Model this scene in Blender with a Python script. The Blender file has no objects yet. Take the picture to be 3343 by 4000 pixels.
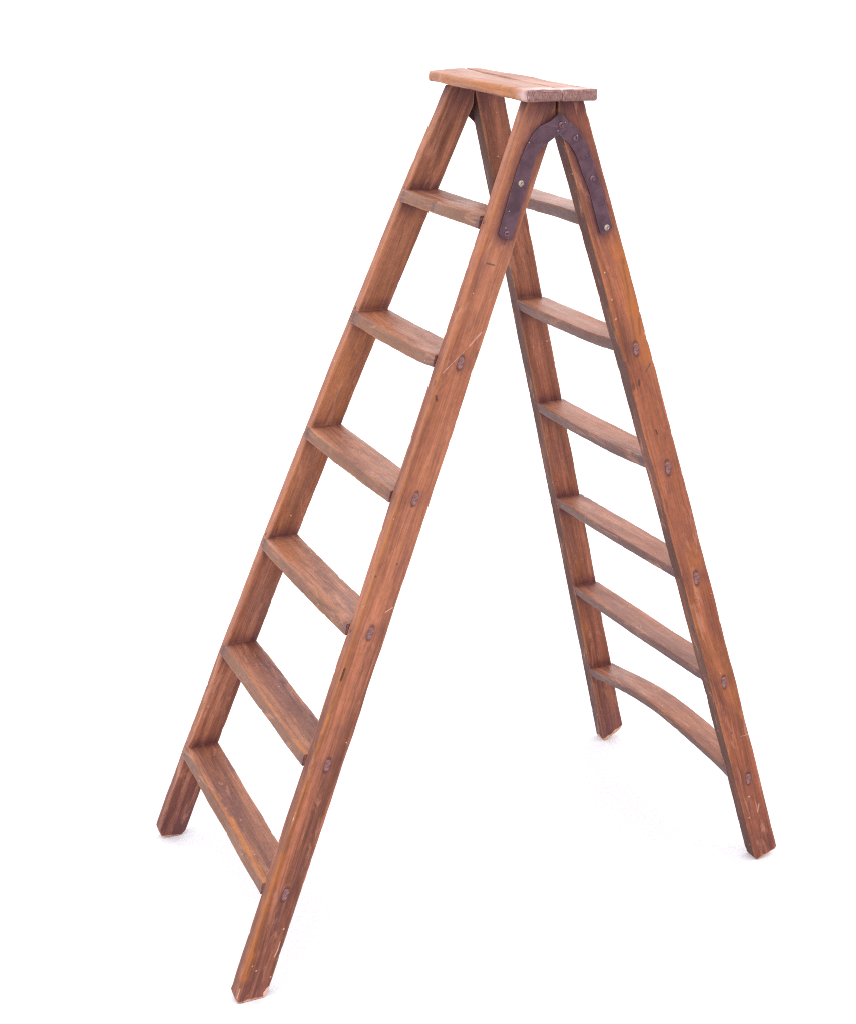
import bpy, math, random
import numpy as np
from mathutils import Vector, Matrix, noise

random.seed(4)
S = 0.72                      # survey units to metres
scene = bpy.context.scene
COL = scene.collection

# ------------------------------------------------------------------ surveyed ladder
ST = {  # lean angle, half width, flare, x origin, bow x, bow y, side
    'A': (0.3641, 0.2482, 0.0895, -0.2444, -0.0129, 0.0032, -1, 1),
    'B': (0.3747, 0.2483, 0.0901, -0.2472, -0.0004, 0.0016, -1, -1),
    'C': (0.2876, 0.2450, 0.0854, 0.1806, 0.0018, 0.0004, 1, 1),
    'D': (0.3069, 0.2450, 0.0850, 0.1826, 0.0053, 0.0014, 1, -1)}
WID = {-1: 0.086, 1: 0.0812}
THK = {-1: 0.0388, 1: 0.0476}
HT = 1.7
XM = 0.031

def stile_pt(s, e, z):
    al, w0, k, x0, bx, by, gx, gy = ST[s]
    bw = z * (2 - z)
    x = x0 + gx * (HT - z) * math.tan(al) + bx * bw
    if e[0] == 'b':
        x += WID[gx] / math.cos(al)
    y = w0 + k * (HT - z) + by * bw
    if e[1] == 'o':
        y += THK[gx]
    return Vector((x, gy * y, z))

def ground_z(x, y):
    return -0.003 - 0.016 * y + 0.004 * x

# ------------------------------------------------------------------ materials
def new_mat(name):
    m = bpy.data.materials.new(name)
    m.use_nodes = True
    nt = m.node_tree
    for n in list(nt.nodes):
        nt.nodes.remove(n)
    out = nt.nodes.new('ShaderNodeOutputMaterial')
    b = nt.nodes.new('ShaderNodeBsdfPrincipled')
    nt.links.new(b.outputs[0], out.inputs[0])
    return m, nt, b

class NT:
    """small helper to write node graphs"""
    def __init__(self, nt): self.nt = nt
    def n(self, t, **kw):
        nd = self.nt.nodes.new(t)
        for k, v in kw.items(): setattr(nd, k, v)
        return nd
    def set(self, sock, v):
        if isinstance(v, bpy.types.NodeSocket): self.nt.links.new(v, sock)
        else: sock.default_value = v
    def math(self, op, a, b=0.0, c=None, clamp=False):
        nd = self.n('ShaderNodeMath', operation=op, use_clamp=clamp)
        self.set(nd.inputs[0], a); self.set(nd.inputs[1], b)
        if c is not None: self.set(nd.inputs[2], c)
        return nd.outputs[0]
    def vmath(self, op, a, b=None, scale=None):
        nd = self.n('ShaderNodeVectorMath', operation=op)
        self.set(nd.inputs[0], a)
        if b is not None: self.set(nd.inputs[1], b)
        if scale is not None: self.set(nd.inputs['Scale'], scale)
        return nd.outputs['Value'] if op in ('LENGTH', 'DOT_PRODUCT', 'DISTANCE') else nd.outputs[0]
    def noise(self, vec, scale, detail=3.0, rough=0.5, dist=0.0):
        nd = self.n('ShaderNodeTexNoise')
        self.set(nd.inputs['Vector'], vec); self.set(nd.inputs['Scale'], scale)
        nd.inputs['Detail'].default_value = detail
        nd.inputs['Roughness'].default_value = rough
        nd.inputs['Distortion'].default_value = dist
        return nd.outputs['Fac']
    def mrange(self, v, a, b, c=0.0, d=1.0, smooth=True):
        nd = self.n('ShaderNodeMapRange', interpolation_type='SMOOTHSTEP' if smooth else 'LINEAR')
        self.set(nd.inputs[0], v)
        for i, x in enumerate((a, b, c, d)): self.set(nd.inputs[i + 1], x)
        return nd.outputs[0]
    def mix(self, f, a, b, mode='MIX'):
        nd = self.n('ShaderNodeMix', data_type='RGBA', blend_type=mode)
        self.set(nd.inputs[0], f)
        for s, v in ((nd.inputs[6], a), (nd.inputs[7], b)):
            self.set(s, (*v, 1.0) if isinstance(v, tuple) and len(v) == 3 else v)
        return nd.outputs[2]
    def attr(self, name):
        nd = self.n('ShaderNodeAttribute', attribute_name=name)
        return nd.outputs['Fac']

KALB = (0.685, 0.640, 0.635)     # depth and warmth of the old varnish
def wood(name, light=(0.40, 0.160, 0.092), dark=(0.150, 0.050, 0.032), tone=(0.29, 0.118, 0.066),
         stain=0.45, marks=(), edge=1.0, specks=1.0, rough=0.46, spec=0.16, shadec=(0.112, 0.050, 0.036), scuffs=0.5):
    """varnished old softwood, grain along local X; marks = (p0,p1,width,colour,strength,softness)"""
    m, nt, bsdf = new_mat(name)
    g = NT(nt)
    tc = g.n('ShaderNodeTexCoord').outputs['Object']
    oi = g.n('ShaderNodeObjectInfo').outputs['Random']
    off = g.n('ShaderNodeCombineXYZ')
    g.set(off.inputs[0], g.math('MULTIPLY', oi, 37.0)); g.set(off.inputs[1], g.math('MULTIPLY', oi, 11.3)); g.set(off.inputs[2], g.math('MULTIPLY', oi, 5.7))
    P = g.vmath('ADD', tc, off.outputs[0])
    warp = g.noise(g.vmath('MULTIPLY', P, (2.0, 9.0, 9.0)), 1.0, 2.0)
    sepP = g.vmath('ADD', P, None)
    nt_add = g.n('ShaderNodeVectorMath', operation='MULTIPLY_ADD')
    g.set(nt_add.inputs[0], warp); nt_add.inputs[1].default_value = (0.0, 0.036, 0.036); g.set(nt_add.inputs[2], P)
    Pw = nt_add.outputs[0]
    figure = g.noise(g.vmath('MULTIPLY', Pw, (1.6, 38.0, 38.0)), 1.0, 5.0, 0.62, 0.35)
    broad = g.noise(g.vmath('MULTIPLY', Pw, (1.1, 9.0, 9.0)), 1.0, 3.0, 0.5, 0.2)
    rings = g.noise(g.vmath('MULTIPLY', Pw, (1.3, 120.0, 95.0)), 1.0, 3.0, 0.6, 0.3)
    fibre = g.noise(g.vmath('MULTIPLY', Pw, (8.0, 430.0, 430.0)), 1.0, 3.0, 0.7)
    blot = g.noise(g.vmath('MULTIPLY', P, (5.0, 14.0, 14.0)), 1.0, 5.0, 0.62, 0.6)
    blot2 = g.noise(g.vmath('MULTIPLY', P, (3.0, 10.0, 16.0)), 1.0, 4.0, 0.6, 0.4)
    mottle = g.noise(P, 90.0, 4.0, 0.65)
    c = g.mix(g.mrange(broad, 0.40, 0.60), dark, tone)
    c = g.mix(g.mrange(figure, 0.44, 0.62), c, light)
    c = g.mix(g.mrange(rings, 0.50, 0.64, 0.0, 0.42), c, tuple(x * 0.8 for x in dark))
    # orange rubbed varnish patches
    c = g.mix(g.mrange(blot2, 0.55, 0.72, 0.0, 0.62), c, (0.40, 0.135, 0.040))
    # greyish mauve film of dirt
    c = g.mix(g.mrange(blot, 0.50, 0.72, 0.0, stain), c, (0.200, 0.088, 0.080))
    pl = g.math('MULTIPLY', g.attr('pale'), g.mrange(g.noise(g.vmath('MULTIPLY', P, (2.5, 22.0, 22.0)), 1.0, 4.0, 0.6, 0.3), 0.34, 0.62, 0.30, 1.0))
    c = g.mix(pl, c, (0.55, 0.250, 0.145))
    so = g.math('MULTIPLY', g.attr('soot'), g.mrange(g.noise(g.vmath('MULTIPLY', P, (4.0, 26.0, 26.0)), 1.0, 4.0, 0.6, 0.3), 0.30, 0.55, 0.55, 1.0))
    c = g.mix(so, c, shadec)  # shade of strips and tread fronts, painted into the colour
    # soft grime, painted joint shade and rubbed varnish carried by the mesh
    gr = g.math('MULTIPLY', g.attr('grime_shade'), g.mrange(g.noise(g.vmath('MULTIPLY', P, (14.0, 40.0, 40.0)), 1.0, 4.0, 0.65), 0.28, 0.55, 0.55, 1.0))
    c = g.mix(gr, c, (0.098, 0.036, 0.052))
    og = g.math('MULTIPLY', g.attr('amber'), g.mrange(g.noise(g.vmath('MULTIPLY', P, (6.0, 60.0, 60.0)), 1.0, 4.0, 0.65), 0.36, 0.60, 0.15, 1.0))
    c = g.mix(og, c, (0.52, 0.190, 0.042))
    c = g.mix(g.attr('raw'), c, (0.70, 0.42, 0.28))
    # fibre modulation
    fm = g.mrange(fibre, 0.3, 0.7, 0.76, 1.20, False)
    cm = g.n('ShaderNodeVectorMath', operation='SCALE'); g.set(cm.inputs[0], c); g.set(cm.inputs['Scale'], fm)
    c = cm.outputs[0]
    mm = g.mrange(mottle, 0.3, 0.7, 0.88, 1.11, False)
    cm = g.n('ShaderNodeVectorMath', operation='SCALE'); g.set(cm.inputs[0], c); g.set(cm.inputs['Scale'], mm)
    c = cm.outputs[0]
    scuff = g.noise(g.vmath('MULTIPLY', P, (9.0, 34.0, 34.0)), 1.0, 6.0, 0.68, 0.8)
    c = g.mix(g.math('MULTIPLY', g.mrange(scuff, 0.52, 0.66, 0.0, scuffs), g.mrange(blot2, 0.30, 0.56, 1.0, 0.35)), c, (0.120, 0.050, 0.058))
    rub = g.noise(g.vmath('MULTIPLY', P, (7.0, 30.0, 30.0)), 1.4, 6.0, 0.70, 0.6)
    c = g.mix(g.mrange(rub, 0.54, 0.68, 0.0, 0.50), c, (0.60, 0.275, 0.175))
    # rubbed edges
    bev = g.n('ShaderNodeBevel'); bev.samples = 4; bev.inputs[0].default_value = 0.0055
    geo = g.n('ShaderNodeNewGeometry')
    dt = g.vmath('DOT_PRODUCT', bev.outputs[0], geo.outputs['True Normal'])
    em = g.mrange(dt, 0.99, 0.88)
    en = g.mrange(g.noise(g.vmath('MULTIPLY', P, (12.0, 30.0, 30.0)), 1.0, 4.0, 0.7), 0.40, 0.58, 0.18, 1.0)
    em = g.math('MULTIPLY', em, g.math('MULTIPLY', en, 0.80 * edge))
    c = g.mix(em, c, (0.56, 0.245, 0.095))
    # pale nicks on the edges
    nick = g.mrange(g.noise(g.vmath('MULTIPLY', P, (60.0, 160.0, 160.0)), 1.0, 2.0, 0.5), 0.70, 0.76)
    nick = g.math('MULTIPLY', nick, g.mrange(dt, 0.99, 0.9))
    c = g.mix(nick, c, (0.68, 0.42, 0.30))
    # paint specks and small dents
    def dots(scale, seed, thr, rad, stretch):
        v = g.n('ShaderNodeTexVoronoi'); v.inputs['Scale'].default_value = scale
        g.set(v.inputs['Vector'], g.vmath('MULTIPLY', g.vmath('ADD', P, (seed, seed, seed)), stretch))
        sep = g.n('ShaderNodeSeparateColor'); g.set(sep.inputs[0], v.outputs['Color'])
        on = g.math('GREATER_THAN', sep.outputs[0], thr)
        r = g.math('MULTIPLY', sep.outputs[1], rad)
        return g.math('MULTIPLY', on, g.mrange(g.math('SUBTRACT', v.outputs['Distance'], r), -0.02, 0.05, 1.0, 0.0))
    hair = g.noise(g.vmath('MULTIPLY', Pw, (2.2, 170.0, 170.0)), 1.0, 2.0, 0.5, 0.1)
    hm = g.math('MULTIPLY', g.mrange(g.math('ABSOLUTE', g.math('SUBTRACT', hair, 0.5)), 0.0, 0.012, 1.0, 0.0),
                g.mrange(g.noise(g.vmath('MULTIPLY', P, (6.0, 25.0, 25.0)), 1.0, 3.0), 0.52, 0.62))
    c = g.mix(g.math('MULTIPLY', hm, 0.65), c, (0.085, 0.036, 0.032))
    d1 = dots(95.0, 3.0, 0.955, 0.16, (1.0, 1.0, 1.0))
    d2 = dots(42.0, 7.0, 0.93, 0.14, (0.35, 1.0, 1.0))
    d3 = dots(30.0, 11.0, 0.95, 0.10, (0.12, 1.0, 1.0))
    c = g.mix(g.math('MULTIPLY', d1, 0.75 * specks), c, (0.72, 0.50, 0.42))
    c = g.mix(g.math('MULTIPLY', d2, 0.6), c, (0.075, 0.038, 0.036))
    c = g.mix(g.math('MULTIPLY', d3, 0.5 * specks), c, (0.60, 0.34, 0.24))
    # surveyed scratches, chips, cracks
    depth = None
    if marks:
        wob = g.n('ShaderNodeTexNoise'); wob.inputs['Scale'].default_value = 260.0; wob.inputs['Detail'].default_value = 2.0
        g.set(wob.inputs['Vector'], tc)
        wv = g.n('ShaderNodeVectorMath', operation='MULTIPLY_ADD')
        g.set(wv.inputs[0], wob.outputs['Color']); wv.inputs[1].default_value = (0.003,) * 3; g.set(wv.inputs[2], tc)
        Pm = g.vmath('ADD', wv.outputs[0], (-0.0015, -0.0015, -0.0015))
        for p0, p1, w, colr, stg, soft in marks:
            d = p1 - p0; L2 = max(d.length_squared, 1e-9)
            rel = g.vmath('SUBTRACT', Pm, tuple(p0))
            t = g.math('MULTIPLY', g.vmath('DOT_PRODUCT', rel, tuple(d)), 1.0 / L2, clamp=True)
            near = g.vmath('SCALE', tuple(d), scale=t)
            dist = g.vmath('LENGTH', g.vmath('SUBTRACT', rel, near))
            mk = g.mrange(dist, w * (1 - soft), w * (1 + soft * 0.4), stg, 0.0)
            if soft > 0.6:
                mk = g.math('MULTIPLY', mk, g.mrange(figure, 0.38, 0.58, 0.35, 1.0))
            c = g.mix(mk, c, colr)
    cm = g.n('ShaderNodeVectorMath', operation='MULTIPLY'); g.set(cm.inputs[0], c); cm.inputs[1].default_value = KALB
    g.set(bsdf.inputs['Base Color'], cm.outputs[0])
    g.set(bsdf.inputs['Roughness'], g.mrange(blot, 0.3, 0.7, rough, rough + 0.22, False))
    bsdf.inputs['Specular IOR Level'].default_value = spec
    h = g.math('ADD', g.math('MULTIPLY', fibre, 0.6), g.math('MULTIPLY', figure, 0.9))
    h = g.math('SUBTRACT', h, g.math('MULTIPLY', d2, 0.9))
    h = g.math('ADD', h, g.math('MULTIPLY', mottle, 0.35))
    bp = g.n('ShaderNodeBump'); bp.inputs['Strength'].default_value = 0.7; bp.inputs['Distance'].default_value = 0.0011
    g.set(bp.inputs['Height'], h)
    g.set(bsdf.inputs['Normal'], bp.outputs[0])
    return m

def end_grain(name, a=(0.24, 0.11, 0.10), b=(0.10, 0.040, 0.046), scale=1.0):
    m, nt, bsdf = new_mat(name); g = NT(nt)
    tc = g.n('ShaderNodeTexCoord').outputs['Object']
    w = g.noise(g.vmath('MULTIPLY', tc, (260.0 * scale, 900.0 * scale, 260.0 * scale)), 1.0, 3.0, 0.6, 1.2)
    n2 = g.noise(tc, 140.0 * scale, 3.0)
    c = g.mix(g.mrange(w, 0.4, 0.6), b, a)
    c = g.mix(g.mrange(n2, 0.5, 0.7, 0.0, 0.5), c, (0.13, 0.06, 0.055))
    g.set(bsdf.inputs['Base Color'], c)
    bsdf.inputs['Roughness'].default_value = 0.75
    bsdf.inputs['Specular IOR Level'].default_value = 0.2
    bp = g.n('ShaderNodeBump'); bp.inputs['Strength'].default_value = 0.6; bp.inputs['Distance'].default_value = 0.0008
    g.set(bp.inputs['Height'], w); g.set(bsdf.inputs['Normal'], bp.outputs[0])
    return m

def iron():
    m, nt, bsdf = new_mat('painted_iron'); g = NT(nt)
    tc = g.n('ShaderNodeTexCoord').outputs['Object']
    n1 = g.noise(tc, 35.0, 5.0, 0.6, 0.3); n2 = g.noise(tc, 320.0, 3.0, 0.6)
    c = g.mix(g.mrange(n1, 0.35, 0.65), (0.042, 0.015, 0.024), (0.078, 0.035, 0.050))
    rust = g.mrange(g.noise(tc, 90.0, 4.0, 0.7), 0.66, 0.74, 0.0, 0.6)
    c = g.mix(rust, c, (0.22, 0.075, 0.045))
    v = g.n('ShaderNodeTexVoronoi'); v.inputs['Scale'].default_value = 150.0; g.set(v.inputs['Vector'], tc)
    sep = g.n('ShaderNodeSeparateColor'); g.set(sep.inputs[0], v.outputs['Color'])
    sp = g.math('MULTIPLY', g.math('GREATER_THAN', sep.outputs[0], 0.95), g.mrange(v.outputs['Distance'], 0.10, 0.2, 1.0, 0.0))
    c = g.mix(g.math('MULTIPLY', sp, 0.7), c, (0.5, 0.36, 0.34))
    bev = g.n('ShaderNodeBevel'); bev.samples = 4; bev.inputs[0].default_value = 0.0016
    geo = g.n('ShaderNodeNewGeometry')
    em = g.mrange(g.vmath('DOT_PRODUCT', bev.outputs[0], geo.outputs['True Normal']), 0.98, 0.75, 0.0, 0.6)
    c = g.mix(em, c, (0.22, 0.13, 0.155))
    g.set(bsdf.inputs['Base Color'], c)
    g.set(bsdf.inputs['Roughness'], g.mrange(n2, 0.3, 0.7, 0.42, 0.58, False))
    bsdf.inputs['Specular IOR Level'].default_value = 0.28
    bp = g.n('ShaderNodeBump'); bp.inputs['Strength'].default_value = 0.5; bp.inputs['Distance'].default_value = 0.0006
    g.set(bp.inputs['Height'], g.math('ADD', n2, n1)); g.set(bsdf.inputs['Normal'], bp.outputs[0])
    return m

def metal(name, col, rough):
    m, nt, bsdf = new_mat(name); g = NT(nt)
    tc = g.n('ShaderNodeTexCoord').outputs['Object']
    n1 = g.noise(tc, 400.0, 3.0)
    c = g.mix(g.mrange(n1, 0.45, 0.7), col, tuple(x * 0.45 for x in col))
    g.set(bsdf.inputs['Base Color'], c)
    bsdf.inputs['Metallic'].default_value = 0.75
    bsdf.inputs['Roughness'].default_value = rough
    return m

# ------------------------------------------------------------------ mesh helpers
def make_obj(name, verts, faces, mat, parent, M=None, attrs=None, smooth=True, label=None):
    """verts in survey units; stored in the part's own frame M (metres)"""
    M = M or Matrix.Identity(4)
    Mi = M.inverted()
    me = bpy.data.meshes.new(name)
    me.from_pydata([tuple(Mi @ (Vector(v) * S)) for v in verts], [], faces)
    me.update()
    for k, vals in (attrs or {}).items():
        a = me.attributes.new(k, 'FLOAT', 'POINT')
        a.data.foreach_set('value', np.asarray(vals, dtype=np.float32))
    if smooth:
        me.polygons.foreach_set('use_smooth', [True] * len(me.polygons))
    me.materials.append(mat)
    o = bpy.data.objects.new(name, me)
    COL.objects.link(o)
    if parent is not None:
        pm = parent.get('_m')
        o.parent = parent
        PM = FRAMES.get(parent.name, Matrix.Identity(4))
        o.matrix_local = PM.inverted() @ M
    else:
        o.matrix_local = M
    FRAMES[o.name] = M
    if label: o['label'] = label
    if smooth:
        try: me.set_sharp_from_angle(angle=math.radians(38))
        except Exception: pass
    return o
FRAMES = {}

def frame(p0, p1, up):
    x = (p1 - p0).normalized(); y = up.cross(x).normalized(); z = x.cross(y)
    M = Matrix((x, y, z)).transposed().to_4x4(); M.translation = p0 * S
    return M

def loft(corners_at, n, r=0.004, nside=6, narc=4, amp=0.0009, seed=0.0, chips=1.0, jag=0.0, stations=None):
    """corners_at(t)-> four corners (Vector) around the section; rounded, slightly worn prism"""
    verts, faces = [], []
    ts = stations or [i / (n - 1) for i in range(n)]
    n = len(ts)
    ring = 4 * (nside + narc)
    for ti, t in enumerate(ts):
        q = corners_at(t)
        cen = sum(q, Vector()) / 4
        for k in range(4):
            a, b, c = q[k - 1], q[k], q[(k + 1) % 4]
            chip = noise.noise(Vector((b.x * 14 + seed, b.y * 14 + k * 9.1, b.z * 14)))
            chip2 = noise.noise(Vector((b.x * 60 + seed, b.y * 60 + k * 5.1, b.z * 60)))
            rr = r * (1 + 0.45 * chip * chips + max(0.0, chip2 - 0.32) * 4.5 * chips)
            da = (a - b); dc = (c - b)
            rr = min(rr, da.length * 0.45, dc.length * 0.45)
            da.normalize(); dc.normalize()
            p0 = b + da * rr; p2 = b + dc * rr
            for j in range(narc):
                u = j / (narc - 1) if narc > 1 else 0
                verts.append(p0 * (1 - u) ** 2 + b * 2 * u * (1 - u) + p2 * u * u)
            # flat side towards next corner
            nb, nc2 = c, q[(k + 2) % 4]
            chn = noise.noise(Vector((nb.x * 14 + seed, nb.y * 14 + ((k + 1) % 4) * 9.1, nb.z * 14)))
            ch2 = noise.noise(Vector((nb.x * 60 + seed, nb.y * 60 + ((k + 1) % 4) * 5.1, nb.z * 60)))
            rn = r * (1 + 0.45 * chn * chips + max(0.0, ch2 - 0.32) * 4.5 * chips)
            dn = (b - nb); rn = min(rn, dn.length * 0.45); dn.normalize()
            p3 = nb + dn * rn
            for j in range(1, nside + 1):
                verts.append(p2.lerp(p3, j / (nside + 1)))
    # gentle unevenness of hand-planed timber
    for i, v in enumerate(verts):
        nv = noise.noise_vector(Vector((v.x * 7 + seed, v.y * 7, v.z * 7))) * amp * 1.6 + \
             noise.noise_vector(Vector((v.x * 40 + seed, v.y * 40, v.z * 40))) * amp * 0.5
        verts[i] = v + nv
    if jag:
        for ti in (0,):
            for k in range(ring):
                v = verts[ti * ring + k]
                nz = noise.noise(Vector((v.x * 120 + seed, v.y * 90, 3.3)))
                verts[ti * ring + k] = v + Vector((0, 0, max(0.0, nz) * jag))
    for i in range(n - 1):
        for k in range(ring):
            a = i * ring + k; b = i * ring + (k + 1) % ring
            faces.append((a, b, b + ring, a + ring))
    faces.append(tuple(reversed(range(ring))))
    faces.append(tuple(range((n - 1) * ring, n * ring)))
    return verts, faces

def outward(verts, faces):
    cen = sum(verts, Vector()) / len(verts)
    vol = 0.0
    for f in faces[:-2]:
        a, b, c = verts[f[0]] - cen, verts[f[1]] - cen, verts[f[2]] - cen
        vol += a.dot(b.cross(c))
    if vol < 0:
        faces[:] = [tuple(reversed(f)) for f in faces]

def on_side(idx, ns, na, side):
    """does ring vertex idx belong to the given flat side of the section?"""
    k = idx % (4 * (ns + na)); sg = k // (ns + na); w = k % (ns + na)
    return (sg == side and w >= na - 1) or (sg == (side + 1) % 4 and w == 0)

def gauss(d, w): return math.exp(-(d / w) ** 2)

# ------------------------------------------------------------------ the ladder root
root = bpy.data.objects.new('stepladder', None)
root.empty_display_size = 0.2
COL.objects.link(root)
root['label'] = 'old wooden double sided stepladder with worn brown varnish standing open on a white floor'
root['category'] = 'stepladder'
FRAMES[root.name] = Matrix.Identity(4)

ZF = [1.946, 1.6177, 1.2899, 0.9614, 0.6327, 0.3014]
ZR = [1.9416, 1.6152, 1.2867, 0.9586, 0.6314, 0.3041]
THF, THR = 0.031, 0.0345

# surveyed marks on the outer faces (x, z)
PALE = (0.66, 0.42, 0.33); WHITE = (0.74, 0.52, 0.43); BLK = (0.045, 0.026, 0.028); GRN = (0.070, 0.062, 0.045)
PUR = (0.075, 0.032, 0.045); ORG = (0.50, 0.165, 0.035); RIM = (0.07, 0.03, 0.028)
def segs(pts, w, c, s=0.9, soft=0.35):
    return [(pts[i], pts[i + 1], w, c, s, soft) for i in range(len(pts) - 1)]
def pts1(pts, w, c, s=0.9, soft=0.5):
    return [(p, (p[0] + 1e-3, p[1] + 1e-3), w, c, s, soft) for p in pts]
MB = []
MB += segs([(-0.1796, 1.6712), (-0.2118, 1.641)], 0.0026, PALE, 0.6, 0.6)
MB += segs([(-0.2118, 1.641), (-0.2858, 1.5817)], 0.0014, PALE, 0.6, 0.5)
MB += segs([(-0.1622, 1.8387), (-0.1423, 1.833)], 0.0030, GRN, 0.75, 0.6)
MB += pts1([(-0.2535, 1.7071), (-0.3158, 1.5636), (-0.3228, 1.5433)], 0.0065, BLK, 0.6, 0.8)
MB += segs([(-0.3052, 1.5264), (-0.3038, 1.5157)], 0.0035, BLK, 0.7, 0.6)
MB += segs([(-0.1904, 1.624), (-0.1939, 1.6123)], 0.0055, GRN, 0.6, 0.7)
MB += segs([(-0.571, 0.8618), (-0.582, 0.8345)], 0.0040, BLK, 0.8, 0.6)
MB += segs([(-0.5085, 1.0426), (-0.5157, 1.0247)], 0.0028, BLK, 0.7, 0.6)
MB += segs([(-0.4575, 0.9925), (-0.4372, 1.002)], 0.0016, PALE)
MB += segs([(-0.5059, 1.023), (-0.5193, 1.0141)], 0.0014, PALE)
MB += pts1([(-0.4215, 1.1133), (-0.4806, 1.0906)], 0.0035, GRN, 0.7)
MB += segs([(-0.721, 0.5047), (-0.727, 0.4823)], 0.0032, WHITE, 0.85)
MB += segs([(-0.8442, 0.1462), (-0.8527, 0.1176), (-0.8734, 0.0763)], 0.0022, BLK, 0.8, 0.6)
MB += segs([(-0.7784, 0.1488), (-0.7853, 0.1284), (-0.7955, 0.1113)], 0.0020, PALE, 0.7, 0.5)
MB += [((-0.8074, 0.0394), (-0.814, 0.0237), 0.0030, WHITE, 0.95, 0.3), ((-0.814, 0.0237), (-0.8251, 0.0119), 0.0075, WHITE, 0.95, 0.25),
       ((-0.8143, 0.0188), (-0.8189, -0.0026), 0.0085, WHITE, 0.95, 0.25), ((-0.822, 0.004), (-0.8365, -0.004), 0.0065, WHITE, 0.95, 0.3)]
MB += pts1([(-0.8466, 0.0835), (-0.856, 0.0999), (-0.7663, 0.1827), (-0.81, 0.0553)], 0.0024, WHITE, 0.7)
MB += segs([(-0.7628, 0.3868), (-0.7886, 0.3282), (-0.8154, 0.255), (-0.8543, 0.1305), (-0.8759, 0.072)], 0.017, ORG, 0.5, 0.95)
MB += segs([(-0.905, 0.000), (-0.870, -0.001)], 0.0045, WHITE, 0.8)
MB += segs([(-0.8923, 0.0444), (-0.9018, 0.0197)], 0.0018, PALE, 0.8)
MD = []
MD += segs([(0.2179, 1.8151), (0.2334, 1.7557), (0.2437, 1.6929), (0.2599, 1.6163)], 0.0040, GRN, 0.62, 0.7)
MD += segs([(0.2698, 1.6721), (0.2744, 1.6308)], 0.0040, (0.11, 0.04, 0.03), 0.7, 0.6)
MD += segs([(0.3077, 1.5516), (0.2933, 1.5305)], 0.0026, GRN, 0.65, 0.6)
MD += segs([(0.2733, 1.51), (0.2745, 1.498)], 0.0035, BLK, 0.7, 0.6)
MD += segs([(0.3290, 1.3720), (0.3340, 1.3600)], 0.0028, BLK, 0.8, 0.5)
MD += segs([(0.2213, 1.824), (0.2225, 1.815)], 0.004, BLK, 0.6, 0.7)
MD += segs([(0.2901, 1.6358), (0.2915, 1.6280)], 0.0035, WHITE, 0.8)
MD += pts1([(0.1877, 1.7251), (0.2004, 1.6746)], 0.0030, PALE, 0.75)
MD += segs([(0.212, 1.850), (0.2520, 1.7000), (0.2900, 1.5700)], 0.024, ORG, 0.42, 0.95)
MD += segs([(0.1802, 1.6979), (0.2029, 1.6338), (0.2222, 1.5691)], 0.012, ORG, 0.6, 0.9)
MD += segs([(0.6462, 0.4262), (0.6762, 0.4282)], 0.0012, PALE, 0.6)
MD += segs([(0.7212, 0.1924), (0.7177, 0.1674)], 0.0026, PALE, 0.6, 0.6)
MD += pts1([(0.6885, 0.1549), (0.684, 0.2245)], 0.0024, WHITE, 0.7)
MD += pts1([(0.6132, 0.4434)], 0.0035, GRN, 0.7)
MD += segs([(0.7700, 0.0200), (0.7902, 0.0279)], 0.0035, WHITE, 0.8)
TENB = [((-0.2322, 1.6158), (-0.2427, 1.5882)), ((-0.3624, 1.2891), (-0.3738, 1.2609)), ((-0.4934, 0.9598), (-0.5059, 0.9313)),
        ((-0.6235, 0.6278), (-0.6347, 0.5983)), ((-0.751, 0.2956), (-0.764, 0.2658))]
TEND = [((0.2601, 1.6084), (0.2663, 1.5777)), ((0.3668, 1.2818), (0.374, 1.2457)), ((0.469, 0.9549), (0.4762, 0.9201)),
        ((0.5765, 0.6256), (0.5815, 0.5916)), ((0.6765, 0.3013), (0.6809, 0.2677))]
for a, b in TENB: MB.append((a, b, 0.0089, RIM, 0.6, 0.45))
for a, b in TEND: MD.append((a, b, 0.0089, RIM, 0.6, 0.45))
SCREWB = [(0.0337, 2.1599), (-0.0179, 2.1274), (-0.0701, 2.0246), (-0.1096, 1.9069)]
SCREWD = [(0.0764, 2.1259), (0.1249, 2.029), (0.1674, 1.908)]
STRAPB_MID = [(0.0337, 2.1599), (-0.0179, 2.1274), (-0.05, 2.075), (-0.0701, 2.0246), (-0.09, 1.97), (-0.1096, 1.9069)]
STRAPD_MID = [(0.0337, 2.1599), (0.0764, 2.1259), (0.105, 2.075), (0.1249, 2.029), (0.147, 1.97), (0.1674, 1.908)]

def outer_y(s, z): return stile_pt(s, 'fo', z).y

IRON = iron()
DARKMETAL = metal('dark_screw_metal', (0.16, 0.085, 0.10), 0.35)
BRIGHTMETAL = metal('bright_screw_metal', (0.36, 0.29, 0.24), 0.32)
TENON = end_grain('tenon_end_grain', (0.24, 0.125, 0.115), (0.115, 0.050, 0.055), 0.8)
ENDG = end_grain('board_end_grain', (0.26, 0.145, 0.125), (0.15, 0.075, 0.070), 0.55)

TOPZ = 2.217
def dseg(p, a, b):
    ax, az = a; bx, bz = b
    dx, dz = bx - ax, bz - az
    t = max(0, min(1, ((p[0] - ax) * dx + (p[1] - az) * dz) / (dx * dx + dz * dz)))
    return math.hypot(p[0] - ax - t * dx, p[1] - az - t * dz)

# foot heights of the two lower corners (front, back) above the floor and chamfer sizes
FOOT = {'A': dict(cf=0.016, cb=0.010, tilt=-0.12), 'B': dict(cf=0.014, cb=0.004, tilt=-0.03),
        'C': dict(cf=0.004, cb=0.013, tilt=0.40), 'D': dict(cf=0.005, cb=0.006, tilt=0.26)}

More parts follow.
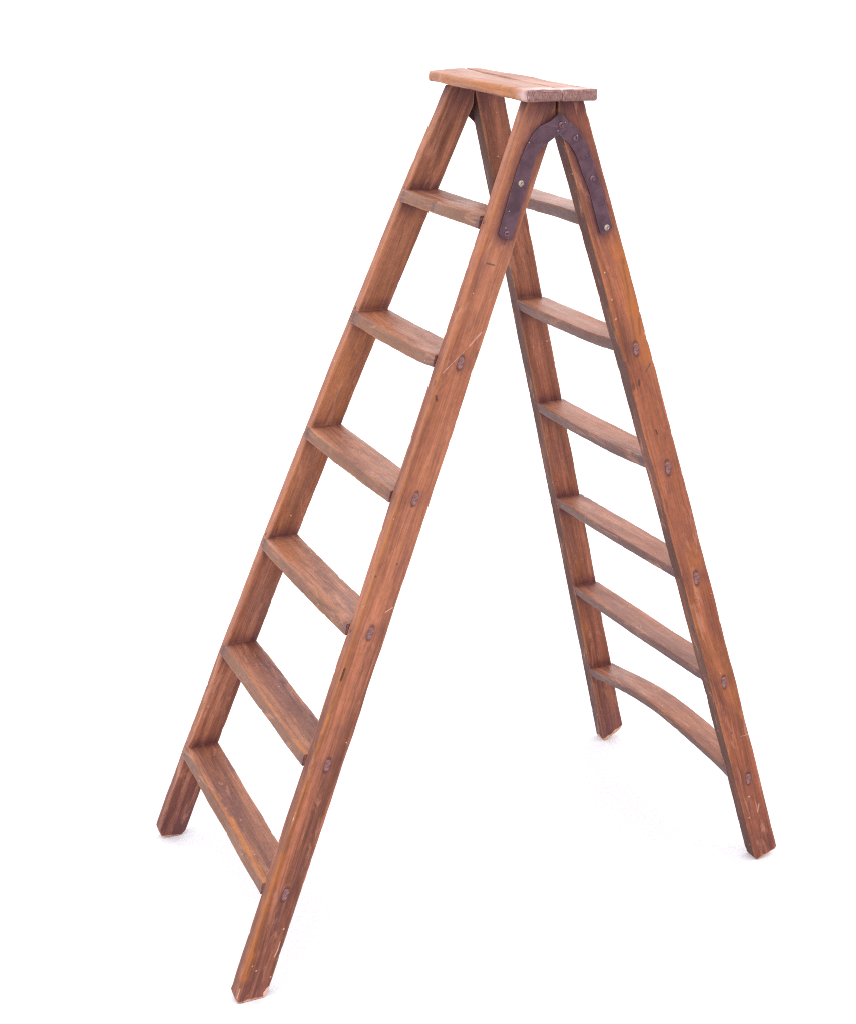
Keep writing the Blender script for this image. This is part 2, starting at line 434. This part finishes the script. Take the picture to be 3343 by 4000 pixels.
def build_stile(s):
    al, w0, k, x0, bx, by, gx, gy = ST[s]
    ft = FOOT[s]
    def corners(t):
        t2 = t ** 1.0
        z = 0.0 + t2 * TOPZ
        q = []
        for e in ('fo', 'bo', 'bi', 'fi'):
            # sheared foot: the end is cut square to the timber, easing back to level slices
            p = stile_pt(s, e, z)
            pm = (stile_pt(s, 'fo', z) + stile_pt(s, 'bi', z)) / 2
            gz = ground_z(p.x, p.y)
            if ft['tilt'] < 0: lift = max(0.0, (stile_pt(s, 'bi', z).x - p.x)) * -ft['tilt']
            else: lift = (p.x - stile_pt(s, 'fi', z).x) * ft['tilt']
            fade = max(0.0, 1 - t * 14)
            z2 = z + (gz + lift) * fade
            p = stile_pt(s, e, z2)
            # chamfered lower corners
            dz = t * TOPZ
            if e[0] == 'f' and dz < ft['cf'] * 1.6: p.x += (ft['cf'] - dz / 1.6)
            if e[0] == 'b' and dz < ft['cb'] * 1.6: p.x -= (ft['cb'] - dz / 1.6)
            # the four stile heads meet on the fold line
            if gx < 0 and z > 1.9: p.x = min(p.x, XM - 0.0015 - (0.010 * gauss(z - 2.165, .03)) * 0)
            if gx > 0 and z > 1.9: p.x = max(p.x, XM + 0.0015)
            q.append(p)
        return q
    NS, NA = 13, 4
    low_st = [0.034 / TOPZ * (i / 24) for i in range(24)]
    sts = low_st + [0.034 / TOPZ + (1 - 0.034 / TOPZ) * i / 235 for i in range(236)]
    ver, fac = loft(corners, 0, stations=sts, nside=NS, r=0.0032, seed=ord(s) * 3.7, amp=0.0010, jag=0.008 if s in 'BC' else 0.004)
    outward(ver, fac)
    zs = ZF if gx < 0 else ZR
    th = THF if gx < 0 else THR
    gr, am, pa_, sl = [], [], [], []
    mids = STRAPB_MID if s == 'B' else STRAPD_MID if s == 'D' else None
    raw = []
    for vi, v in enumerate(ver):
        a = 0.0; o = 0.0
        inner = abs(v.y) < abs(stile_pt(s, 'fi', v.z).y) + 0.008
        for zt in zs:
            if inner:  # stains at the joints, with contact shade painted in
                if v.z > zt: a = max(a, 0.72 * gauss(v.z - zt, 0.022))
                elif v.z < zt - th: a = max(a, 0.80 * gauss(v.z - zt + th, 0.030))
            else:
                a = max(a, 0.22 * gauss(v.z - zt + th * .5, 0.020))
        if mids and not inner:
            d = min(dseg((v.x, v.z), mids[i], mids[i + 1]) for i in range(len(mids) - 1))
            a = max(a, 0.85 * math.exp(-(max(0.0, d - 0.012) / 0.022) ** 2))
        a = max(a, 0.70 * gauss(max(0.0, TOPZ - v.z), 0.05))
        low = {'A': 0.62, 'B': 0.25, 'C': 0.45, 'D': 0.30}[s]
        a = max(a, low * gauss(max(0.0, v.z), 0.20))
        if s == 'B': o = (0.0 if on_side(vi, NS, NA, 3) else 0.9) * gauss(v.x - stile_pt(s, 'fo', v.z).x, 0.0075) * (0.4 + 0.6 * gauss(v.z - 0.7, 0.5))
        if s == 'A' and inner: o = 0.35 * gauss(v.z - 1.45, 0.35)
        if s == 'D': o = 0.55 * gauss(v.x - stile_pt(s, 'bo', v.z).x, 0.030) * gauss(v.z - 1.75, 0.22)
        fx = stile_pt(s, 'fo', v.z).x
        pl_ = 0.0
        if gx < 0 and on_side(vi, NS, NA, 3): pl_ = 0.75 if s == 'A' else 0.60  # front strips lightened in the colour, sky light painted on
        else: pl_ = 0.15 + 0.42 * max(0.0, min(1.0, (v.z - 0.5) / 1.5))
        if s == 'A': pl_ *= 1.0 if v.z > 0.9 else 0.5 + 0.5 * v.z / 0.9
        if gx > 0: pl_ *= 0.55
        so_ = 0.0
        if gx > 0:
            if on_side(vi, NS, NA, 3): so_ = 0.95; pl_ = 0.0  # painted shade on the inward strip of the rear stiles
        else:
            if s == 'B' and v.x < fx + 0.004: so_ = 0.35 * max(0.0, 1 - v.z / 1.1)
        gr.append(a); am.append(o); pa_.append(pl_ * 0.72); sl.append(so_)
        st_i = vi // (4 * (NS + NA)); hh = sts[st_i] * TOPZ
        nn = 0.5 + 0.9 * noise.noise(Vector((v.x * 70, v.y * 70, v.z * 25)))
        lim = {'A': 0.0035, 'B': 0.0065, 'C': 0.011, 'D': 0.004}[s]
        if s in 'CD' and v.x > fx + 0.03: lim *= 1.6
        raw.append(max(0.0, min(1.0, (lim * (0.4 + nn) - hh) / 0.0025)))
    p0 = (stile_pt(s, 'fo', 0) + stile_pt(s, 'bi', 0)) / 2
    p1 = (stile_pt(s, 'fo', 2.2) + stile_pt(s, 'bi', 2.2)) / 2
    M = frame(p0, p1, Vector((0, -1, 0)))
    Mi = M.inverted()
    marks = []
    for a, b, w, c, st, soft in (MB if s == 'B' else MD if s == 'D' else []):
        A3 = Mi @ (Vector((a[0], outer_y(s, a[1]), a[1])) * S)
        B3 = Mi @ (Vector((b[0], outer_y(s, b[1]), b[1])) * S)
        marks.append((A3, B3, w * S, c, st, soft))
    pal = {'A': dict(light=(0.44, 0.175, 0.102), tone=(0.32, 0.112, 0.062), stain=0.55),
           'B': dict(light=(0.44, 0.160, 0.085), tone=(0.32, 0.108, 0.054), stain=0.42),
           'C': dict(light=(0.38, 0.140, 0.080), tone=(0.26, 0.092, 0.053), stain=0.55),
           'D': dict(light=(0.39, 0.128, 0.062), tone=(0.29, 0.088, 0.042), dark=(0.15, 0.046, 0.027), stain=0.30)}[s]
    mat = wood('varnished_wood_stile_' + {'A': 'far_front', 'B': 'near_front', 'C': 'far_rear', 'D': 'near_rear'}[s], marks=marks, **pal)
    lab = {'A': 'stile at the far end of the wide treads', 'B': 'stile nearest the camera, with a pale broken chip at its foot',
           'C': 'far stile of the rear frame, the shortest in the picture', 'D': 'near stile of the rear frame, reddest wood'}[s]
    o = make_obj('stile', ver, fac, mat, root, M, {'grime_shade': gr, 'amber': am, 'pale': pa_, 'soot': sl, 'raw': raw}, label=lab)
    return o
stiles = {s: build_stile(s) for s in 'ABCD'}

# pale split sliver and tenon ends ------------------------------------------------
def face_slab(poly, s, y0, y1, mat, parent, name, bevel=0.0008, yfun=None, label=None):
    """flat plate with outline poly (x,z) lying on the outer face of stile s"""
    n = len(poly)
    yf = yfun or (lambda x, z: outer_y(s, z))
    cx = sum(p[0] for p in poly) / n; cz = sum(p[1] for p in poly) / n
    def ins(p, d):
        v = Vector((p[0] - cx, p[1] - cz)); L = max(v.length, 1e-6)
        return (p[0] - v.x / L * d, p[1] - v.y / L * d)
    layers = [[(p, y0) for p in poly], [(p, y1 - bevel) for p in poly], [(ins(p, bevel), y1) for p in poly]]
    ver = [Vector((p[0], yf(p[0], p[1]) - y, p[1])) for L in layers for p, y in L]
    fac = []
    for L in range(2):
        for i in range(n):
            a = L * n + i; b = L * n + (i + 1) % n
            fac.append((a, b, b + n, a + n))
    fac.append(tuple(reversed(range(n)))); fac.append(tuple(range(2 * n, 3 * n)))
    outward(ver, fac)
    M = Matrix.Translation(Vector((cx, yf(cx, cz), cz)) * S)
    return make_obj(name, ver, fac, mat, parent, M, smooth=False, label=label)

def stadium(a, b, r, n=8):
    ax = Vector((b[0] - a[0], b[1] - a[1])).normalized(); nx = Vector((-ax.y, ax.x))
    A = Vector(a) + ax * r; B = Vector(b) - ax * r
    if (B - A).dot(ax) < 0: A = B = (Vector(a) + Vector(b)) / 2
    out = []
    for i in range(n + 1):
        t = math.pi * i / n
        out.append(B + nx * math.cos(t) * r + ax * math.sin(t) * r)
    for i in range(n + 1):
        t = math.pi * i / n
        out.append(A - nx * math.cos(t) * r - ax * math.sin(t) * r)
    return [(p.x + random.uniform(-1, 1) * 0.0004, p.y + random.uniform(-1, 1) * 0.0004) for p in out]

# ------------------------------------------------------------------ treads
def tread_mat(i, rear):
    kinds = [dict(light=(0.42, 0.175, 0.095), tone=(0.30, 0.115, 0.060)),
             dict(light=(0.38, 0.165, 0.095), tone=(0.28, 0.115, 0.066)),
             dict(light=(0.36, 0.150, 0.085), tone=(0.25, 0.098, 0.055))]
    if rear: return wood('rear_tread_wood', shadec=(0.140, 0.068, 0.054), light=(0.37, 0.155, 0.095), tone=(0.265, 0.105, 0.066), stain=0.6, edge=0.45, rough=0.36, spec=0.26)
    return wood('front_tread_wood_%s' % ('upper', 'middle', 'lower')[i // 2], scuffs=(0.6, 0.75, 1.0)[i // 2], stain=0.7, shadec=(0.235, 0.103, 0.047), **kinds[i // 2], edge=1.0, rough=0.34, spec=0.26)
FT = [tread_mat(0, 0), tread_mat(2, 0), tread_mat(4, 0)]
RT = tread_mat(0, 1)
SAGF = [0.001, 0.009, 0.006, 0.009, 0.009, 0.006]
SAGR = [0.0, 0.009, 0.010, 0.004, 0.003, -0.037]

def build_tread(i, rear):
    a, b = ('C', 'D') if rear else ('A', 'B')
    z0 = (ZR if rear else ZF)[i]; th = THR if rear else THF
    sag = (SAGR if rear else SAGF)[i]
    pf = 0.0003 if rear else 0.0085
    pb = 0.011 if rear else -0.001
    lapA = 0.004 if rear else 0.016
    lapB = 0.004 if rear else -0.0005
    seed = 11.3 * i + (50 if rear else 0)
    def P(s, e, z, dx, lap):
        p = stile_pt(s, e, z); p.x += dx
        p.y += lap * (1 if p.y > 0 else -1)
        return p
    def corners(t):
        w = math.sin(math.pi * t)
        dz_f = -sag * (w ** 0.8 if sag > 0 else w)
        dz_b = dz_f * (0.35 if sag > 0 else 1.0)
        wear = (0.004 if not rear else 0.001) * w
        if i == 0 and not rear: wear = 0.004 * gauss(t - 0.42, 0.07)
        fa = P(a, 'fi', z0, -pf, lapA).lerp(P(b, 'fi', z0, -pf, lapB), t)
        ba = P(a, 'bi', z0, pb, lapA).lerp(P(b, 'bi', z0, pb, lapB), t)
        fb = P(a, 'fi', z0 - th, -pf, lapA).lerp(P(b, 'fi', z0 - th, -pf * 0.35, lapB), t)
        bb = P(a, 'bi', z0 - th, pb, lapA).lerp(P(b, 'bi', z0 - th, pb, lapB), t)
        fa.x += wear + (0.0 if rear else 0.0); fb.x += wear * 0.6
        fa.z += dz_f; fb.z += dz_f; ba.z += dz_b; bb.z += dz_b
        if rear: fb.x += 0.003
        return [fa, ba, bb, fb]
    sts = [0.5 - 0.5 * math.cos(math.pi * q / 109) for q in range(110)]
    NS, NA = 8, 4
    ver, fac = loft(corners, 0, stations=sts, r=0.0038 if not rear else 0.005, seed=seed, amp=0.0012, nside=8, chips=0.6)
    outward(ver, fac)
    if not rear and i == 0:      # a bite out of the front arris where a knot has dropped out
        for q, v in enumerate(ver):
            c0 = corners(0.43)[0]
            d = (v - c0).length
            if d < 0.016: ver[q] = v + Vector((0.005, 0, -0.002)) * gauss(d, 0.009)
    gr, am, sl = [], [], []
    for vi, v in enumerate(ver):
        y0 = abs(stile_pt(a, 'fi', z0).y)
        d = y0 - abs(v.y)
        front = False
        g_ = 0.15 if d < -0.003 else max(0.60 * gauss(max(0, d), 0.022), 0.95 * gauss(max(0, d), 0.0035))  # wide stain at the joint, plus a thin painted contact shade
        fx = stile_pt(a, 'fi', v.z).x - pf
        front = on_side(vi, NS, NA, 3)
        sl.append((0.95 if rear else 0.85) if front else 0.0)  # front face darkened in the colour as painted shade
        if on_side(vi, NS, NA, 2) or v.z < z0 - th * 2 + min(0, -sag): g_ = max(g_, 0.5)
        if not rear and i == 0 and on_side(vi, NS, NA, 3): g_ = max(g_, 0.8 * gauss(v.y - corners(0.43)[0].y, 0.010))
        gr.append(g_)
        am.append((0.75 if not rear else 0.2) if on_side(vi, NS, NA, 0) and v.x < fx + 0.013 else 0.0)
    pal_ = [(0.45 if on_side(vi, NS, NA, 0) else 0.0) * ((1.1 if i < 4 else 0.8) if rear else 0.9 - 0.12 * i) for vi, v in enumerate(ver)]
    pa = (corners(0)[0] + corners(0)[2]) / 2; pb_ = (corners(1)[0] + corners(1)[2]) / 2
    M = frame(pa, pb_, Vector((0, 0, 1)))
    label = None
    if rear and i == 5: label = 'lowest rear tread, bowed upwards in the middle'
    if not rear and i == 5: label = 'lowest front tread, dark and scuffed'
    if not rear and i == 0: label = 'top front tread with a knot hole in its front edge'
    o = make_obj('tread', ver, fac, RT if rear else FT[i // 2], root, M, {'grime_shade': gr, 'amber': am, 'pale': pal_, 'soot': sl}, label=label)
    if not rear:
        # rough sawn end of the nosing beside the near stile, and the nail that pins it
        q0 = P(b, 'fi', z0, -pf, lapB); q1 = P(b, 'fi', z0 - th, -pf, lapB)
        q0.x += 0.003; q1.x += 0.003
        dy = -0.0006
        pt = [q0 + Vector((0, dy, -0.004)), q0 + Vector((pf - .003, dy, -0.002)), q1 + Vector((pf - .001, dy, 0.002)), q1 + Vector((pf * 0.65, dy, 0.004))]
        ver2 = pt + [p + Vector((0, 0.006, 0)) for p in pt]
        f2 = [(0, 1, 2, 3), (7, 6, 5, 4), (0, 4, 5, 1), (1, 5, 6, 2), (2, 6, 7, 3), (3, 7, 4, 0)]
        make_obj('sawn_end', ver2, f2, TENON, o, Matrix.Translation(q0 * S), smooth=False)
    if i > 0:
        sg = (TEND if rear else TENB)[i - 1]
        face_slab(stadium(sg[0], sg[1], 0.0078, 8), b, -0.003, 0.0016, TENON, o, 'tenon', bevel=0.0005)
    return o
treads = [build_tread(i, False) for i in range(6)] + [build_tread(i, True) for i in range(6)]

# nail heads on the front arris of the front stiles, just above each tread
def dome(name, cen, nrm, r, h, mat, parent, slot=None, seg=20):
    nrm = nrm.normalized(); up = Vector((0, 0, 1)); tx = up.cross(nrm).normalized(); ty = nrm.cross(tx)
    ver = []; fac = []
    rings = 7
    for j in range(rings):
        u = j / (rings - 1); rad = r * math.cos(u * math.pi / 2 * 0.96); hh = h * math.sin(u * math.pi / 2)
        for k in range(seg):
            a = 2 * math.pi * k / seg
            x, y = rad * math.cos(a), rad * math.sin(a)
            z = hh + 0.0004
            if slot is not None:
                d = abs(x * math.sin(slot) - y * math.cos(slot))
                if d < r * 0.22: z = min(z, h * 0.35)
            ver.append(cen + tx * x + ty * y + nrm * z)
    for k in range(seg):
        a = 2 * math.pi * k / seg
        ver.append(cen + tx * r * math.cos(a) + ty * r * math.sin(a) - nrm * 0.002)
    base = rings * seg
    for j in range(rings - 1):
        for k in range(seg):
            a = j * seg + k; b = j * seg + (k + 1) % seg
            fac.append((a, b, b + seg, a + seg))
    for k in range(seg):
        a = base + k; b = base + (k + 1) % seg
        fac.append((a, b, (k + 1) % seg, k))
    fac.append(tuple(range((rings - 1) * seg, rings * seg))); fac.append(tuple(reversed(range(base, base + seg))))
    outward(ver, fac)
    return make_obj(name, ver, fac, mat, parent, Matrix.Translation(cen * S), smooth=slot is None)

for s in 'AB':
    for i, z in enumerate(ZF):
        if (s, i) in (('A', 2), ('B', 2), ('B', 4)): continue
        dz = 0.004 if s == 'A' else -0.013
        p = stile_pt(s, 'fi', z + dz).lerp(stile_pt(s, 'fo', z + dz), 0.66 if s == 'A' else 0.34)
        al = ST[s][0]
        if s == 'B': p.x -= 0.0
        dome('nail_head', p, Vector((-math.cos(al), 0, math.sin(al))), 0.0042, 0.0012, DARKMETAL, stiles[s], seg=12)

# ------------------------------------------------------------------ iron hinge straps
B_OUT = [(0.0288, 2.1872), (0.0224, 2.1806), (0.0047, 2.1682), (-0.0178, 2.1552), (-0.037, 2.1375), (-0.0547, 2.1095), (-0.0755, 2.066), (-0.0919, 2.0238),
         (-0.1089, 1.9727), (-0.1217, 1.9373), (-0.1303, 1.9107), (-0.1290, 1.9035), (-0.1230, 1.8995), (-0.1110, 1.8955), (-0.1030, 1.8950), (-0.0965, 1.8990)]
B_IN = [(-0.0898, 1.9103), (-0.0716, 1.9636), (-0.0504, 2.0202), (-0.0355, 2.0625), (-0.0245, 2.0894), (-0.0116, 2.1067), (0.0029, 2.1213), (0.0191, 2.1324),
        (0.0353, 2.1401), (0.0482, 2.1493), (0.0530, 2.1580), (0.0520, 2.1680), (0.0460, 2.1760), (0.0370, 2.1835)]
D_OUT = [(0.0308, 2.1852), (0.0421, 2.1781), (0.0534, 2.1697), (0.0697, 2.1583), (0.0861, 2.1428), (0.1027, 2.1203), (0.1161, 2.0977), (0.1246, 2.0766), (0.1331, 2.0553),
         (0.1479, 2.0161), (0.166, 1.9638), (0.1844, 1.9071), (0.1812, 1.902)]
D_IN = [(0.1538, 1.892), (0.147, 1.9017), (0.1334, 1.9469), (0.1155, 2.0029), (0.1021, 2.032), (0.0934, 2.0527), (0.085, 2.0739), (0.0734, 2.0964),
        (0.0586, 2.1148), (0.0439, 2.1276), (0.0309, 2.139), (0.0228, 2.1446), (0.0165, 2.1540), (0.0150, 2.1650), (0.0200, 2.1780)]

def smooth_poly(poly, sub=3):
    out = []; n = len(poly)
    for i in range(n):
        p0, p1, p2, p3 = [Vector(poly[(i + k) % n]) for k in (-1, 0, 1, 2)]
        for j in range(sub):
            t = j / sub
            lin = p1.lerp(p2, t)
            cr = 0.5 * ((2 * p1) + (p2 - p0) * t + (2 * p0 - 5 * p1 + 4 * p2 - p3) * t * t + (3 * p1 - p0 - 3 * p2 + p3) * t ** 3)
            q = lin.lerp(cr, 0.6)
            out.append((q.x, q.y))
    return out

def strap(outline, yf, thick, parent, mirror=False):
    import bmesh
    poly = smooth_poly(outline)
    bm = bmesh.new()
    vs = [bm.verts.new((x, 0, z)) for x, z in poly]
    f = bm.faces.new(vs)
    r = bmesh.ops.extrude_face_region(bm, geom=[f])
    nv = [e for e in r['geom'] if isinstance(e, bmesh.types.BMVert)]
    for v in nv: v.co.y = -thick
    edges = [e for e in bm.edges if all(v in nv for v in e.verts)]
    bmesh.ops.bevel(bm, geom=edges, offset=0.0011, segments=2, affect='EDGES', profile=0.6)
    # cut into bands so that it follows the timber and the step over its partner
    zmin = min(p[1] for p in poly); zmax = max(p[1] for p in poly)
    for k in range(1, 16):
        zc = zmin + (zmax - zmin) * k / 16
        bmesh.ops.bisect_plane(bm, geom=bm.verts[:] + bm.edges[:] + bm.faces[:], plane_co=(0, 0, zc), plane_no=(0, 0, 1))
    bmesh.ops.triangulate(bm, faces=bm.faces[:])
    bmesh.ops.recalc_face_normals(bm, faces=bm.faces[:])
    sg = 1 if mirror else -1
    for v in bm.verts:
        nz = noise.noise(v.co * 25) * 0.0005
        v.co.y = sg * (yf(v.co.x, v.co.z) - v.co.y + nz)
    if mirror: bmesh.ops.reverse_faces(bm, faces=bm.faces[:])
    bm.verts.index_update()
    ver = [v.co.copy() for v in bm.verts]; fac = [tuple(v.index for v in f.verts) for f in bm.faces]
    bm.free()
    cx = sum(p[0] for p in poly) / len(poly); cz = sum(p[1] for p in poly) / len(poly)
    o = make_obj('hinge_strap', ver, fac, IRON, parent, Matrix.Translation(Vector((cx, sg * yf(cx, cz), cz)) * S))
    return o

def yB(x, z):
    base = abs(outer_y('B', z)) + 0.0012
    lift = abs(outer_y('D', z)) + 0.0062
    t = min(1.0, max(0.0, (x + 0.020) / 0.028)); t = t * t * (3 - 2 * t)
    return base * (1 - t) + lift * t
def yD(x, z): return abs(outer_y('D', z)) + 0.0012
for mir in (False, True):
    pB = stiles['A' if mir else 'B']; pD = stiles['C' if mir else 'D']
    sB = strap(B_OUT + B_IN, yB, 0.0042, root, mir)
    sD = strap(D_OUT + D_IN, yD, 0.0042, root, mir)
    sg = 1 if mir else -1
    for j, (x, z) in enumerate(SCREWB):
        mt = BRIGHTMETAL if j == 2 else DARKMETAL
        dome('screw', Vector((x, sg * (yB(x, z) + 0.0042), z)), Vector((0, sg, 0)), 0.0078 if j != 1 else 0.0074, 0.0034 if j != 1 else 0.0008, mt, sB,
             slot=[0.9, 1.5, 1.5, 0.1][j])
    for j, (x, z) in enumerate(SCREWD):
        mt = BRIGHTMETAL if j == 2 else DARKMETAL
        dome('screw', Vector((x, sg * (yD(x, z) + 0.0042), z)), Vector((0, sg, 0)), 0.0078, 0.0036, mt, sD, slot=[1.9, 0.9, 1.3][j])

# ------------------------------------------------------------------ top boards
def board(outline_lo_hi, name, matw, seed):
    """outline: list of (x, y) plan points; thickness and slight cup from zt(x,y)"""
    pass

def zt_top(x, y):
    t = (y + 0.29) / 0.58
    base = 2.2435 + 0.0065 * t
    cup = 0.0065 * t * max(0.0, 1 - ((x - 0.045) / 0.075) ** 2)
    return base + cup
def zt_bot(x, y):
    t = (y + 0.29) / 0.58
    return 2.2155 + 0.009 * t

def front_x(y):
    t = (y + 0.29) / 0.58
    return -0.077 + 0.008 * t
def back_x(y):
    t = (y + 0.29) / 0.58
    return 0.123 - 0.030 * t
def split_x(y, side):
    t = (y + 0.29) / 0.58
    gap = 0.0006 + 0.0095 * max(0.0, min(1.0, (t - 0.42) / 0.25)) - 0.0025 * max(0.0, (t - 0.8) / 0.2)
    return 0.020 + 0.018 * t + side * gap * 0.5 + 0.0008 * math.sin(y * 30)

def build_board(side):
    N = 120
    def corners(t):
        y = -0.290 + 0.582 * t
        if side < 0:
            xa, xb = front_x(y), split_x(y, -1)
            # clipped corners
            d = 0.582 * (1 - t)
            if d < 0.009: xa += (0.009 - d) * 0.9
            if 0.582 * t < 0.010: xa += (0.010 - 0.582 * t) * 0.8
            if d < 0.012: xb -= (0.012 - d) * 1.0
        else:
            xa, xb = split_x(y, 1), back_x(y)
            d = 0.582 * (1 - t)
            if d < 0.016: xb -= (0.016 - d) * 1.0
            if d < 0.010: xa += (0.010 - d) * 0.8
            e = 0.582 * t
            if e < 0.030: xb -= (0.030 - e) * 0.20 + max(0.0, 0.007 - e) * 0.9
        q = [Vector((xa, y, zt_top(xa, y))), Vector((xb, y, zt_top(xb, y))), Vector((xb, y, zt_bot(xb, y))), Vector((xa, y, zt_bot(xa, y)))]
        # rounded-over ends
        e = min(t, 1 - t) * 0.582
        if e < 0.008:
            k = 0.0065 * (1 - math.sqrt(max(0, 1 - ((0.008 - e) / 0.008) ** 2)))
            q[0].z -= k; q[1].z -= k; q[2].z += k; q[3].z += k
        return q
    # uneven stations: dense at the ends
    def warp(t):
        return 0.5 - 0.5 * math.cos(math.pi * t) if True else t
    ver, fac = loft(lambda t: corners(warp(t)), N, r=0.0068, nside=12, amp=0.0017, seed=80 + side * 7, chips=1.0)
    outward(ver, fac)
    # split ends are ragged
    for i, v in enumerate(ver):
        e = v.y + 0.290
        if e < 0.004: ver[i] = v + Vector((0, 0.0035 * noise.noise(Vector((v.x * 60, 5.0 * side, v.z * 130))), 0))
    gr, am = [], []
    for v in ver:
        end = gauss(v.y + 0.29, 0.006)
        a = 0.40 * end
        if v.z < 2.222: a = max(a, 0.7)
        a = max(a, 0.35 * gauss(v.x - split_x(v.y, 0), 0.006))
        gr.append(a)
        am.append(0.85 * gauss(v.x - front_x(v.y), 0.007) if side < 0 and v.y > -0.28 else 0.0)
    M = frame(Vector((0.02 + side * 0.04, -0.29, 2.23)), Vector((0.02 + side * 0.04, 0.29, 2.236)), Vector((0, 0, 1)))
    mk = []
    Mi = M.inverted()
    def mm(a, b, w, c, s, soft):
        mk.append((Mi @ (Vector((a[0], a[1], zt_top(a[0], a[1]))) * S), Mi @ (Vector((b[0], b[1], zt_top(b[0], b[1]))) * S), w * S, c, s, soft))
    LAV = (0.80, 0.60, 0.60)
    if side < 0:
        mm((-0.070, -0.272), (0.010, -0.268), 0.040, LAV, 0.9, 0.95)
        mm((-0.078, -0.288), (-0.066, -0.289), 0.018, (0.105, 0.085, 0.095), 0.75, 0.9)
        mm((-0.045, 0.285), (-0.010, 0.275), 0.020, (0.11, 0.055, 0.065), 0.6, 0.9)
    else:
        mm((0.030, -0.272), (0.085, -0.262), 0.036, LAV, 0.9, 0.95)
        mm((0.098, -0.255), (0.108, -0.200), 0.007, GRN, 0.6, 0.7)
    mat = wood('top_board_wood_%s' % ('front' if side < 0 else 'rear'), light=(0.43, 0.205, 0.130), tone=(0.35, 0.160, 0.100),
               dark=(0.26, 0.115, 0.075), stain=0.5, marks=mk, edge=0.8, rough=0.36, spec=0.26)
    o = make_obj('top_board', ver, fac, mat, root, M, {'grime_shade': gr, 'amber': am, 'pale': [0.8 if v.z > 2.238 else 0.1 for v in ver]},
                 label='front half of the split top board' if side < 0 else 'rear half of the split top board')
    o.data.materials.append(ENDG)
    for pg in o.data.polygons:
        wn = M.to_3x3() @ pg.normal; wc = M @ pg.center
        if abs(wn.y) > 0.45 and wc.y < -0.284 * S: pg.material_index = 1
    return o
build_board(-1); build_board(1)

# ------------------------------------------------------------------ floor
def build_floor():
    m, nt, bsdf = new_mat('white_speckled_floor'); g = NT(nt)
    tc = g.n('ShaderNodeTexCoord').outputs['Object']
    n1 = g.noise(tc, 85.0, 5.0, 0.75)
    n2 = g.noise(tc, 260.0, 3.0, 0.7)
    c = g.mix(g.mrange(n1, 0.38, 0.62), (0.640, 0.628, 0.650), (0.675, 0.668, 0.680))
    v = g.n('ShaderNodeTexVoronoi'); v.inputs['Scale'].default_value = 170.0; g.set(v.inputs['Vector'], tc)
    c = g.mix(g.mrange(v.outputs['Distance'], 0.12, 0.30, 0.7, 0.0), c, (0.86, 0.85, 0.87))
    c = g.mix(g.mrange(n2, 0.60, 0.74, 0.0, 0.22), c, (0.60, 0.59, 0.62))
    g.set(bsdf.inputs['Base Color'], c)
    bsdf.inputs['Roughness'].default_value = 0.9
    bsdf.inputs['Specular IOR Level'].default_value = 0.1
    bp = g.n('ShaderNodeBump'); bp.inputs['Strength'].default_value = 0.25; bp.inputs['Distance'].default_value = 0.002
    g.set(bp.inputs['Height'], g.math('ADD', n1, n2)); g.set(bsdf.inputs['Normal'], bp.outputs[0])
    R = 900.0
    xs = [-R, -4, 4, R]; ver = []; fac = []
    for y in xs:
        for x in xs:
            ver.append(Vector((x, y, ground_z(x, y))))
    for j in range(3):
        for i in range(3):
            a = j * 4 + i; fac.append((a, a + 1, a + 5, a + 4))
    o = make_obj('floor', ver, fac, m, None, smooth=False)
    o['kind'] = 'structure'
    return o
build_floor()

# ------------------------------------------------------------------ light
w = bpy.data.worlds.new('World'); scene.world = w; w.use_nodes = True
nt = w.node_tree; g = NT(nt)
for n in list(nt.nodes): nt.nodes.remove(n)
out = g.n('ShaderNodeOutputWorld'); bg = g.n('ShaderNodeBackground')
nt.links.new(bg.outputs[0], out.inputs[0])
tc = g.n('ShaderNodeTexCoord').outputs['Generated']
sep = g.n('ShaderNodeSeparateXYZ'); g.set(sep.inputs[0], tc)
zz = g.mrange(sep.outputs[2], -0.02, 0.95, 0.0, 1.0, False)
c = g.mix(zz, (1.76, 1.76, 1.82), (2.50, 2.48, 2.56))
g.set(bg.inputs[0], c); bg.inputs[1].default_value = 1.0

# ------------------------------------------------------------------ camera
cd = bpy.data.cameras.new('camera'); cam = bpy.data.objects.new('camera', cd); COL.objects.link(cam)
r = Vector((0.9096967393049132, -0.4150009574872187, 0.015034885523359172))
u = Vector((0.13220856823784985, 0.32374697208893893, 0.9368611383485504))
d = Vector((0.39366576811110543, 0.8502717820485022, -0.3493782472758684))
Mc = Matrix((r, u, -d)).transposed().to_4x4()
Mc.translation = Vector((-1.783276745545168, -3.4610887580255505, 2.523108859498984)) * S
cam.matrix_world = Mc
cd.sensor_fit = 'VERTICAL'; cd.sensor_height = 24.0; cd.sensor_width = 24.0; cd.lens = 24.0 * 1.44052
cd.clip_start = 0.05; cd.clip_end = 3000.0
scene.camera = cam

scene.render.engine = 'CYCLES'
scene.view_settings.view_transform = 'Standard'
scene.view_settings.look = 'None'
scene.view_settings.exposure = 0.0
scene.view_settings.gamma = 1.0
scene.view_settings.use_curve_mapping = False
scene.cycles.use_denoising = False
scene.cycles.pixel_filter_type = 'BLACKMAN_HARRIS'
scene.cycles.filter_width = 1.05
